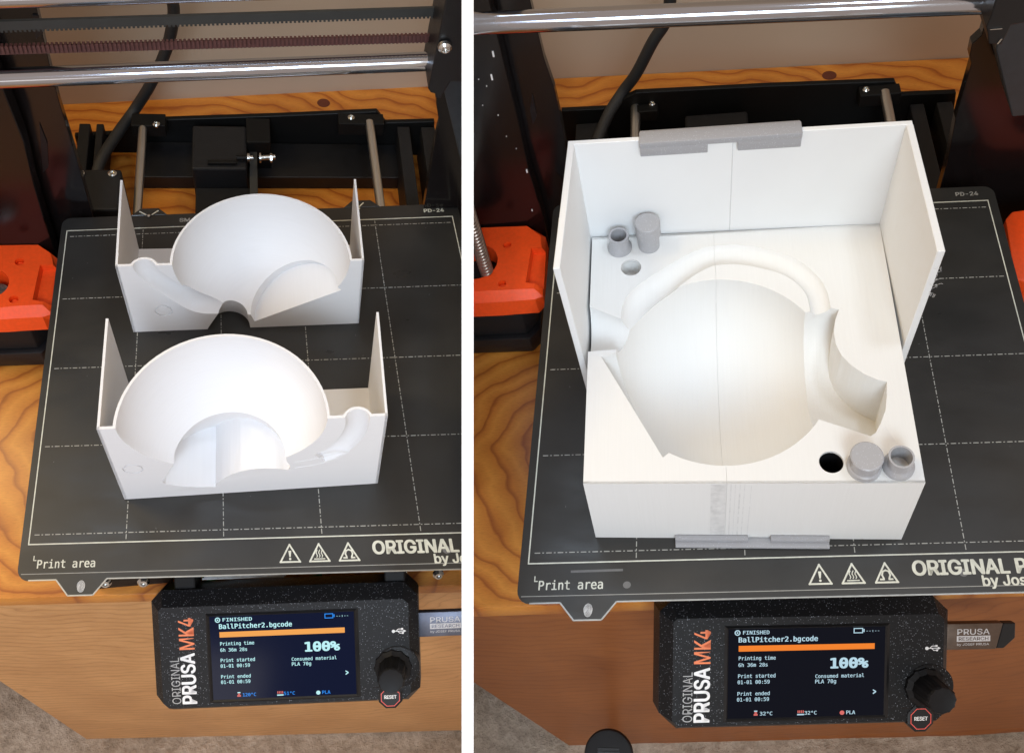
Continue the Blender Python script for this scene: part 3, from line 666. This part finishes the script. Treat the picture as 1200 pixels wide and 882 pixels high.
    # x axis rods, belts, carriage end
    if s == 'L':
        r0, r1 = Vector((1.9, 190, 139.3)), Vector((212.7, 190, 158.7)); d = (r1 - r0) / 210.8
        A('smooth_rod', tube([tuple(r0 - d * 120), tuple(r1 + d * 4)], 5.0, 40), 'chrome', smooth=True)
        t0, t1 = Vector((12.7, 190, 188.0)), Vector((212.7, 190, 207.5)); d2 = (t1 - t0) / 200
        A('smooth_rod', tube([tuple(t0 - d2 * 120), tuple(t1)], 5.0, 40), 'chrome', smooth=True)
        def belt(za, zb, h, w, teeth_up, mt, y, amp):
            m = [loft([[(-60, y - w, za - d.z * 62), (-60, y + w, za - d.z * 62), (-60, y + w, za - d.z * 62 + h), (-60, y - w, za - d.z * 62 + h)], [(216, y - w, zb), (216, y + w, zb), (216, y + w, zb + h), (216, y - w, zb + h)]])]
            x = -60
            while x < 214:
                tt = (x - 2) / 214; z = za + (zb - za) * tt
                if teeth_up == 2: m.append(box(x, x + 1.15, y - w - .9, y + w, z + .4, z + h + .8))
                else: m.append(box(x, x + 1.1, y - w, y + w, z - amp, z + .2))
                x += 2.05
            return m
        A('drive_belt', belt(164.7, 184.5, 5.2, .8, 1, 'belt', 195, 1.1), 'belt', label='upper run of the toothed belt')
        A('drive_belt', belt(150.6, 167.8, 4.6, .6, 2, 'belt2', 195, 0), 'belt2', label='lower belt run with teeth facing out')
        A('carriage_end', bevel(prism([(213, 230), (211.4, 186), (210, 154.5), (211.5, 151.9), (214.0, 151.2), (214.6, 148.3), (217.4, 148.0), (221, 160), (300, 160), (300, 230)], 174, 200, lambda x, z, y: (x, y, z)), .6, 2), 'black')
        A('carriage_screw', mapped(lathe([(3.6, 0), (3.4, 1.8), (2.2, 2.8), (1.5, 2.8), (1.4, 1.6)], (0, 0, 0), 20), frame3((215.0, 173, 184), (1, 0, 0), (0, 0, 1), (0, -1, 0))), 'screw', smooth=30)
    else:
        r0, r1 = Vector((-11.5, 190, 162.7)), Vector((207.5, 190, 149.0)); d = (r1 - r0) / 219
        A('smooth_rod', tube([tuple(r0 - d * 40), tuple(r1 + d * 6)], 5.1, 40), 'chrome', smooth=True)
        A('carriage_end', bevel(prism([(206.8, 230), (207.2, 154), (206.6, 148.6), (207.9, 145.4), (209.6, 139.6), (215.1, 138.5), (216.5, 148.6), (240, 152), (300, 230)], 174, 200, lambda x, z, y: (x, y, z)), .6, 2), 'black')
        A('carriage_screw', [strip((208.2, 147.8), (213.4, 147.2), .35), ] and [mapped(box(208.2, 213.0, 0, .4, 0, .35), lambda x, y, z: (x, 173.4 + y, 147.6 + z)), mapped(box(0, .7, 0, .4, 0, 2.6), lambda x, y, z: (212.6 + x + z * .4, 173.4 + y, 139.8 + z))], 'screw')
    # rear of the frame
    yo = 0 if s == 'L' else 6
    if s == 'L': rp = [(-12, -74.8), (-11.8, -57.4), (16.8, -54.6), (30, -43), (34, -40.8), (136.7, -33.3), (207.4, -27.0), (214.9, -38.8), (252.6, -36.5), (256, -74.8)]
    else: rp = [(-2, -74.8), (-1, -29.7), (34.4, -31.1), (45, -22), (51.9, -18.7), (136, -22), (220.8, -26.7), (226.5, -39.2), (261.9, -40.9), (265.5, -74.8)]
    A('rear_plate', bevel(prism(rp, 338 + (0 if s == 'L' else 0), 342, lambda x, z, y: (x, y, z)), .5, 1), 'dark')
    A('rear_tray', [bbox(34, 225, 303, 337.5, -74.8, -62)], 'black')
    if s == 'L':
        A('bed_rod', tube([(39.6, 328, -32), (39.4, 180, -30)], 2.9, 24), 'rod', smooth=True)
        A('bed_rod', tube([(201.2, 330, -30), (204.6, 180, -30)], 3.3, 24), 'rod', smooth=True)
        A('rod_clamp', [bbox(32, 55, 322, 334, -40, -29)], 'dark')
        A('rod_clamp', [bbox(178, 212, 326, 337, -40, -28)], 'dark')
        for x, y in ((49.2, 320.6), (187.6, 330.4)): A('screw', lathe([(2.6, -29), (2.6, -27.4), (1.6, -26.4), (1.1, -26.4), (1.0, -27.4)], (x, y + 2, 0), 18), 'screw', smooth=30)
        A('y_motor', [bbox(73, 111, 288, 330, -70, -36, w=1.5), bbox(74, 116, 262, 288, -73, -56, w=1)], 'grey')
        A('y_motor_bracket', [bbox(111, 128, 312, 336, -70, -34), bbox(84, 104, 291, 294, -36, -33, w=.5)], 'dark')
        A('belt_pulley', [tube([(104, 296, -33), (113, 296, -33)], 2.0, 16)], 'dark', smooth=True)
        A('belt_pulley', [tube([(111.5, 296, -33), (113.2, 296, -33)], 3.3, 20), tube([(113.2, 296, -33), (115.5, 296, -33)], 1.8, 16)], 'screw', smooth=True)
        A('belt_pulley', [tube([(120, 296, -33), (121.2, 296, -33)], 3.8, 20), tube([(121, 296, -33), (131, 297, -33)], 1.8, 16), tube([(127.5, 296, -33), (129, 296, -33)], 3.2, 6)], 'screw', smooth=30)
        A('drive_belt', [bbox(112.5, 118, 225, 312, -48, -44, w=.3)], 'belt')
        A('rear_box', bbox(-1, 29.5, 238, 273, -70, -20, w=1.5), 'grey')
        for x in (4, 24.2): A('screw', lathe([(2.9, -20), (2.9, -18.6), (1.9, -17.8), (1.3, -17.8), (1.2, -18.8)], (x, 268.4, 0), 18), 'screw', smooth=30)
        A('frame_rail', [bbox(-5.6, 2, 150, 336, -74.6, -42, w=.8), bbox(6, 11, 150, 336, -74.6, -42, w=.8)], 'grey')
        A('frame_rail', [bbox(223.5, 233, 150, 336, -74.6, -40, w=.8)], 'grey'); A('frame_rail', [bbox(242, 253, 150, 336, -74.6, -40, w=.8)], 'grey')
    else:
        A('bed_rod', tube([(50.6, 338, -32), (49.4, 180, -30)], 3.3, 24), 'rod', smooth=True)
        A('bed_rod', tube([(214.2, 332, -30), (212.0, 180, -30)], 3.2, 24), 'rod', smooth=True)
        A('rod_clamp', [bbox(50, 66, 330, 337.6, -38, -29)], 'dark'); A('rod_clamp', [bbox(198, 224, 328, 337.6, -38, -28)], 'dark')
        for x, y in ((62.2, 336), (202.2, 333.5)): A('screw', lathe([(2.4, -29), (2.4, -27.4), (1.6, -26.4), (1.1, -26.4), (1.0, -27.4)], (x, y, 0), 18), 'screw', smooth=30)
        A('y_motor', [bbox(84, 126, 290, 331, -70, -36, w=1.5)], 'grey')
        A('rear_box', bbox(6, 34, 250, 290, -70, -20, w=1.5), 'grey')
        A('frame_rail', [bbox(8, 30, 290, 337, -74.6, -42, w=.8)], 'grey')
        A('frame_rail', [bbox(233, 242, 150, 336, -74.6, -46, w=.8)], 'grey'); A('frame_rail', [bbox(250, 260, 150, 336, -74.6, -46, w=.8)], 'grey')
    make_panel(s, p)
    if s == 'L': cp = [(60, 352, 90), (66.4, 350, 67.2), (69.2, 348, 53.6), (64.6, 346, 31.9), (57.4, 344, 12.8), (45.9, 343, -11.4), (32.7, 342, -34), (22, 322, -37), (12, 298, -39), (8, 280, -45)]
    else: cp = [(80, 350, 80), (77.5, 348, 52.2), (74.4, 347, 32.6), (64.6, 346, 16.1), (52.6, 345, -8), (42.7, 344, -22), (32, 331, -30), (24, 312, -36)]
    solo(part('power_cable', tube(smoothpath(cp, 6), 4.0, 16), M['cable'], None, s, smooth=True), {'L': 'thick black cable dropping behind the printer with the two mould halves', 'R': 'thick black cable dropping behind the printer with the boxed mould'}[s], 'cable')
    return p

# ------------------------------------------------------------------ the room round each table
def make_room(s):
    d = thing('desk', {'L': 'oiled pine desk with pale drawer front under the two mould halves', 'R': 'oiled pine desk with shade-toned drawer front under the boxed mould'}[s], 'desk', s, (100, 200, -560))
    if s == 'L': top = [(-330, 20.5), (246, -17.8), (420, -30), (420, 432), (270, 418.6), (-29.3, 387.7), (-330, 357)]; zt = -75
    else: top = [(-330, -15.7), (241, 12.5), (420, 21), (420, 404), (292, 410.3), (-15, 425.2), (-330, 440)]; zt = -75
    fr = lambda y: y
    part('desk_top', bevel(prism(top, zt - 14 if s == 'L' else zt - 15, zt), 1.2, 2), M['deskt'], d, s, smooth=40)
    if s == 'L':
        f = [(-62, 12, -100), (247, -14, -100), (420, -26, -100), (420, -26, -640), (301, -20, -571), (-67.3, 12, -549.9), (-84.3, 12, -296.5)]
        zfl = lambda x, y: -520 - .5 * (x + 54) if x < 300 else -700
    else:
        f = [(-62, 6, -100), (247, 20, -100), (420, 28, -100), (420, 28, -420), (284, 20, -449), (-34.9, 7, -473.4), (-81.1, 7, -263.4)]
    n = len(f)
    yb = 30
    # front panel as a slab 18 mm thick
    f[0] = ((-90 if s == 'L' else -108), f[0][1], -88.5); f[1] = (247, f[1][1], -88.5); f[2] = (420, f[2][1], -88.5)
    V = f + [(x, y + 18, z) for x, y, z in f]
    part('drawer_front', (V, [list(range(n))[::-1], list(range(n, 2 * n))] + [(i, (i + 1) % n, n + (i + 1) % n, n + i) for i in range(n)]), M['deskf'] if s == 'L' else M['deskfR'], d, s)
    part('back_panel', box(-60, 400, 330, 345, -400, -91), M['deskf'] if s == 'L' else M['deskfR'], d, s)
    kx, ky = (171, 394.5) if s == 'L' else (191.5, 402.7)
    part('wood_knot', prism([(kx + 5.2 * math.cos(a), ky + 4.8 * math.sin(a)) for a in [k * math.pi / 12 for k in range(24)]], zt - .2, zt + .12), M['knot'], d, s)
    # wall
    if s == 'L': a, b = Vector((-330, 357.5)), Vector((440, 434.5))
    else: a, b = Vector((-330, 440.5)), Vector((440, 403.5))
    n_ = Vector((-(b - a).y, (b - a).x)).normalized() * 20
    w = prism([tuple(a), tuple(b), tuple(b + n_), tuple(a + n_)], -900, 800)
    solo(part('wall', w, M['wall'], None, s), {'L': 'plain beige wall behind the desk with the pale front', 'R': 'plain beige wall behind the desk with the shade-toned front'}[s], kind='structure')
    # carpet
    if s == 'L': pts = [(-900, -900, -480 + .0), (900, -900, -790), (900, 500, -790), (-900, 500, -480)]
    else: pts = [(-900, -900, -560), (900, -900, -290), (900, 500, -290), (-900, 500, -560)]
    if s == 'L': zc = lambda x: -546 - .085 * (x + 67)
    else: zc = lambda x: -472 + .075 * (x + 35)
    N_ = 60; V = []; Fc = []
    for j in range(N_ + 1):
        for i in range(N_ + 1):
            x = -600 + 1100 * i / N_; y = -700 + 1080 * j / N_
            V.append((x, y, zc(x) + 2.0 * random.random()))
    for j in range(N_):
        for i in range(N_): Fc.append((j * (N_ + 1) + i, j * (N_ + 1) + i + 1, (j + 1) * (N_ + 1) + i + 1, (j + 1) * (N_ + 1) + i))
    solo(part('carpet', (V, Fc), M['carpet'], None, s, smooth=180), {'L': 'beige speckled carpet below the pale drawer front', 'R': 'brown shaded carpet below the shade-toned drawer front'}[s], kind='structure')

# ------------------------------------------------------------------ build both tables
for s in 'LR':
    make_room(s); make_printer(s); make_sheet(s)

def placed(x0, y0, yaw, sx, sy, sz):
    c, n = math.cos(yaw), math.sin(yaw)
    return lambda x, y, z: (x0 + c * x * sx - n * y * sy, y0 + n * x * sx + c * y * sy, .05 + z * sz)
# upright halves on the left sheet
pf = placed(47.04, 23.62, -.0055, 1.01, 1.02, 1.06)
mould_piece('far', False, 'mould_half', 'nearer white mould half with handle channel and spout recess, at the front of the sheet', 'mould half', 'L', pf(66, 30, 0), lambda u, v, w: pf(v, 60 - w, 138 - u), M['whiteL'], 'white mould halves standing on the print sheet')
pb = placed(46.65, 129.22, .0098, .99, 1.0, 1.09)
mould_piece('near', False, 'mould_half', 'farther white mould half with arched fill hole, at the rear of the sheet', 'mould half', 'L', pb(66, 30, 0), lambda u, v, w: pb(133 - v, 60 - w, u), M['whiteL'], 'white mould halves standing on the print sheet')

for m in (poly_line([(96.5, 116.2), (101.5, 112.0), (106.5, 106.0), (110, 98.5), (112.4, 88)], .45, closed=False), poly_line([(98.5, 106.4), (101, 102.4), (103.5, 96.5), (105, 88.4)], .45, closed=False), [strip((98.5, 106.4), (96.5, 116.2), .4)]):
    for q in m: part('channel_ridge', mapped(q, lambda u, v, w: pf(v, 60 - 60.0 - w * 3, 138 - u)), M['whiteL'], bpy.data.objects['mould_half'], 'L')

# assembled mould on the right sheet
pr_ = placed(31.6, 9.1, -.0095, 1.012, 1.035, .985)
box_t = thing('casting_mould', 'large white open mould box with round pitcher cavity, seamed down the middle', 'mould box', 'R', pr_(69, 66, 0))
fR = lambda u, v, w: pr_(u, v, w)
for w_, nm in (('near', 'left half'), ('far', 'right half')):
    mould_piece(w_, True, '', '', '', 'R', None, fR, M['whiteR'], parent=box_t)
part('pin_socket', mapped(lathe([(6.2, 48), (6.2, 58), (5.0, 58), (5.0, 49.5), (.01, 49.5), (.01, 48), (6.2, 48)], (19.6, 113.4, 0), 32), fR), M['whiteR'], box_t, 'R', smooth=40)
part('pin_socket', mapped(lathe([(6.2, 38), (6.2, 58), (5.0, 58), (5.0, 38), (6.2, 38)], (102.7, 9.4, 0), 32), fR), M['black'], box_t, 'R', smooth=40)
# standing rear box: back wall in two leaves, side walls
def wallp(pts, f=None): return bevel(pts, .25, 1)
def quadwall(a, b, c, d, t):  # plan quad extruded 0..125
    return prism([a, b, c, d], .0, 125.4)
def lean(f, x0, amt):  # outward lean of the upper part
    return lambda x, y, z: f(x + ((amt[0] + (amt[1] - amt[0]) * (y - 66) / 69) * max(0, z - 60) / 65), y, z)
part('side_wall', mapped(bevel(quadwall((-3.2, 65.5), (-.3, 65.5), (.2, 135.2), (-2.7, 135.2), 3), .25, 1), lean(fR, 0, (-5.0, -2.4))), M['whiteU'], box_t, 'R', label='tall left wall leaning outwards')
part('side_wall', mapped(bevel(quadwall((138.2, 66.0), (141.2, 66.0), (139.2, 133.8), (136.3, 133.8), 3), .25, 1), lean(fR, 0, (3.2, 3.6))), M['whiteU'], box_t, 'R', label='tall right wall leaning outwards')
back_lean = lambda x, y, z: fR(x + (-2.4 + 6.0 * x / 138) * max(0, z - 60) / 65, y + max(0, z - 60) * .012, z)
part('back_wall', mapped(bevel(quadwall((-2.6, 134.0), (67.42, 133.4), (67.42, 135.8), (-2.6, 136.4), 3), .25, 1), back_lean), M['whiteU'], box_t, 'R')
part('back_wall', mapped(bevel(quadwall((67.48, 133.4), (139.0, 132.8), (139.0, 135.2), (67.48, 135.8), 3), .25, 1), back_lean), M['whiteU'], box_t, 'R')
# clips
t = thing('joining_clip', 'grey glittery clip gripping the top edge of the back wall', 'clip', 'R', fR(62, 135, 125), 'grey clips joining the mould halves')
cl = lambda a: mapped(a, fR)
part('clip_bar', cl(bbox(27.0, 97.2, 131.4, 138.8, 123.2, 126.6, w=.5)), M['silver'], t, 'R', smooth=30)
part('clip_lip', cl(bbox(27.2, 57.0, 131.4, 133.6, 118.0, 123.6, w=.4)), M['silver'], t, 'R', smooth=30); part('clip_lip', cl(bbox(70.0, 97.0, 131.4, 133.6, 118.0, 123.6, w=.4)), M['silver'], t, 'R', smooth=30)
part('clip_back', cl(bbox(27.2, 97.0, 137.4, 140.4, 112, 125.5, w=.4)), M['silver'], t, 'R', smooth=30)
t = thing('joining_clip', 'grey clip lying along the foot of the mould front, on the print sheet', 'clip', 'R', fR(72, -3, 0), 'grey clips joining the mould halves')
part('clip_bar', cl(bbox(37.4, 106.4, -5.0, -.2, .05, 1.8, w=.4)), M['silver2'], t, 'R', smooth=30)
part('clip_lip', cl(bbox(37.4, 70.5, -2.6, -.2, 1.8, 4.6, w=.3)), M['silver2'], t, 'R', smooth=30); part('clip_lip', cl(bbox(80.5, 106.4, -2.6, -.2, 1.8, 4.6, w=.3)), M['silver2'], t, 'R', smooth=30)
st_ = basic('grey_seam_stain', (.68, .68, .67), .5)
part('seam_stain', mapped(box(53.4, 59.7, -.05, -.005, 4.5, 59.4), fR), st_, box_t, 'R')
for i, (a, w) in enumerate(((61.5, .5), (63.4, .35), (65.2, .6), (67.2, .3), (69.9, .3))): part('seam_stain', mapped(box(a, a + w, -.05, -.005, 3, 59.4), fR), st_, box_t, 'R')
# pins and collars on the mating face
Z0 = 60.1
def on_face(m): return mapped(m, fR)
o = solo(part('locking_pin', on_face(lathe([(5.2, 0), (5.2, 8.6), (5.2, 9.0), (6.1, 9.6), (6.1, 17.6), (5.7, 18)], (28.4, 126.4, Z0), 40)), M['silver2'], None, 'R', smooth=25), 'tall grey capped pin standing near the back wall', 'pin', group='grey pins and collars on the mould face')
o = solo(part('locking_pin', on_face(lathe([(6.8, 0), (6.8, 2.6), (6.0, 3.2), (6.0, 8.2), (6.5, 9.0), (6.5, 10.0), (6.0, 10.5)], (115.2, 7.0, Z0), 40)), M['silver2'], None, 'R', smooth=25), 'short wide grey pin beside the black hole near the front right corner', 'pin', group='grey pins and collars on the mould face')
def collar_ring(x, y, ri, ro, rf, h, lab):
    solo(part('pin_collar', on_face(lathe([(rf, 0), (rf, 1.4), (ro, 3.6), (ro, h), (ri, h), (ri, 0), (rf, 0)], (x, y, Z0), 40)), M['silver2'], None, 'R', smooth=30), lab, 'collar', group='grey pins and collars on the mould face')
collar_ring(14.0, 125.6, 3.9, 4.9, 6.0, 10.0, 'hollow grey collar with flared foot near the rear left hole')
collar_ring(128.6, 7.2, 4.2, 5.0, 6.3, 9.0, 'hollow grey collar with flared foot at the front right corner')
# stray filament hairs at the right wall
m = []
for i in range(11):
    x, y, z = 142.8 + random.uniform(-.5, 1), 66 + random.uniform(-1, 2), random.uniform(96, 116)
    P = [(x, y, z)]
    for k in range(5): P.append((P[-1][0] + random.uniform(-.9, 1.5), P[-1][1] + random.uniform(-.8, .8), P[-1][2] + random.uniform(-2, 2)))
    m.append(mapped(tube(smoothpath(P, 3), .06, 4), fR))
solo(part('filament_hair', m, M['wisp'], box_t, 'R', kind='stuff'), 'wispy plastic strings on the wall edge')

# black round cap in the foreground, right table
cx, cy, cz = 26.2, -60.5, -150
capf = frame3((cx, cy, cz), (1, 0, 0), (0, .95, .3), (0, -.3, .95))
t = thing('round_cap', 'black round cap with a pull slot, in front of the shade-toned drawer front', 'cap', 'R', (26, -60, -400))
part('cap_body', mapped(lathe([(6, -40), (11, -14), (13.9, -5), (13.9, -1.4), (13.2, -.3), (11.6, 0)], (0, 0, 0), 56), capf), M['grey'], t, 'R', smooth=35)
part('cap_slot', mapped(bbox(-6.4, 6.4, 2.0, 4.0, -.3, .25, w=.2), capf), M['black'], t, 'R')
part('cap_grip', mapped(bbox(-6.2, 6.2, .9, 2.0, -.2, .7, w=.25), capf), M['slate'], t, 'R')
part('cap_post', tube([(24.2, -56, -188), (5, -5, -480)], 4.5, 24), M['black'], t, 'R', smooth=True)

# ------------------------------------------------------------------ partition board between the two tables
tn = -52 / 1130.6
camx, camy, camz = (CAM.to_3x3() @ Vector((1, 0, 0))), (CAM.to_3x3() @ Vector((0, -1, 0))), (CAM.to_3x3() @ Vector((0, 0, -1)))
def slab(z, y): return C0 + (camx * tn + camz) * z + camy * y
front_top, front_low = slab(.40, -.18), slab(.40, .20)
# in the plane: horizontal direction h, vertical direction g
h = NW.cross(Vector((0, 0, 1))).normalized() * -1
if h.y < 0: h = -h
g = h.cross(NW); g = g if g.z > 0 else -g
def PT(a, z): # a: metres towards the wall, z: world height
    p = C0 + h * a; return p + g * ((z - p.z) / g.z)
def ab(p):
    dd = p - C0; return (dd.dot(h), dd.dot(g))
poly = [ab(front_top), ab(slab(.40, .20))]
lowp = ab(slab(.40, .20))
ft2 = ab(slab(.43, -.18)); mid2 = ab(slab(.43, .02))
gz = lambda z: (z - C0.z) / g.z
poly += [(lowp[0], gz(.08)), (.86, gz(.08)), (.86, gz(.80)), (mid2[0] + .02, gz(.83)), ft2]
# keep order: front top -> front low -> floor -> rear floor -> rear top -> behind the front strip
V = []
for sgn in (-1, 1):
    for a, b in poly: V.append(C0 + h * a + g * b + NW * (HT - .00002) * sgn)
n = len(poly)
me = bpy.data.meshes.new('partition_board')
base = sum(V, Vector()) / len(V)
me.from_pydata([tuple(v - base) for v in V], [], [list(range(n))[::-1], list(range(n, 2 * n))] + [(i, (i + 1) % n, n + (i + 1) % n, n + i) for i in range(n)])
a = me.attributes.new('loc', 'FLOAT_VECTOR', 'POINT'); a.data.foreach_set('vector', [c * 1000 for v in V for c in v])
me.materials.append(M['foam'])
o = bpy.data.objects.new('partition_board', me); COL.objects.link(o); o.location = base
o['label'] = 'narrow white upright board dividing the two printer tables'; o['category'] = 'partition'
print('objects', len(bpy.data.objects), 'tris', sum(len(m.polygons) for m in bpy.data.meshes))
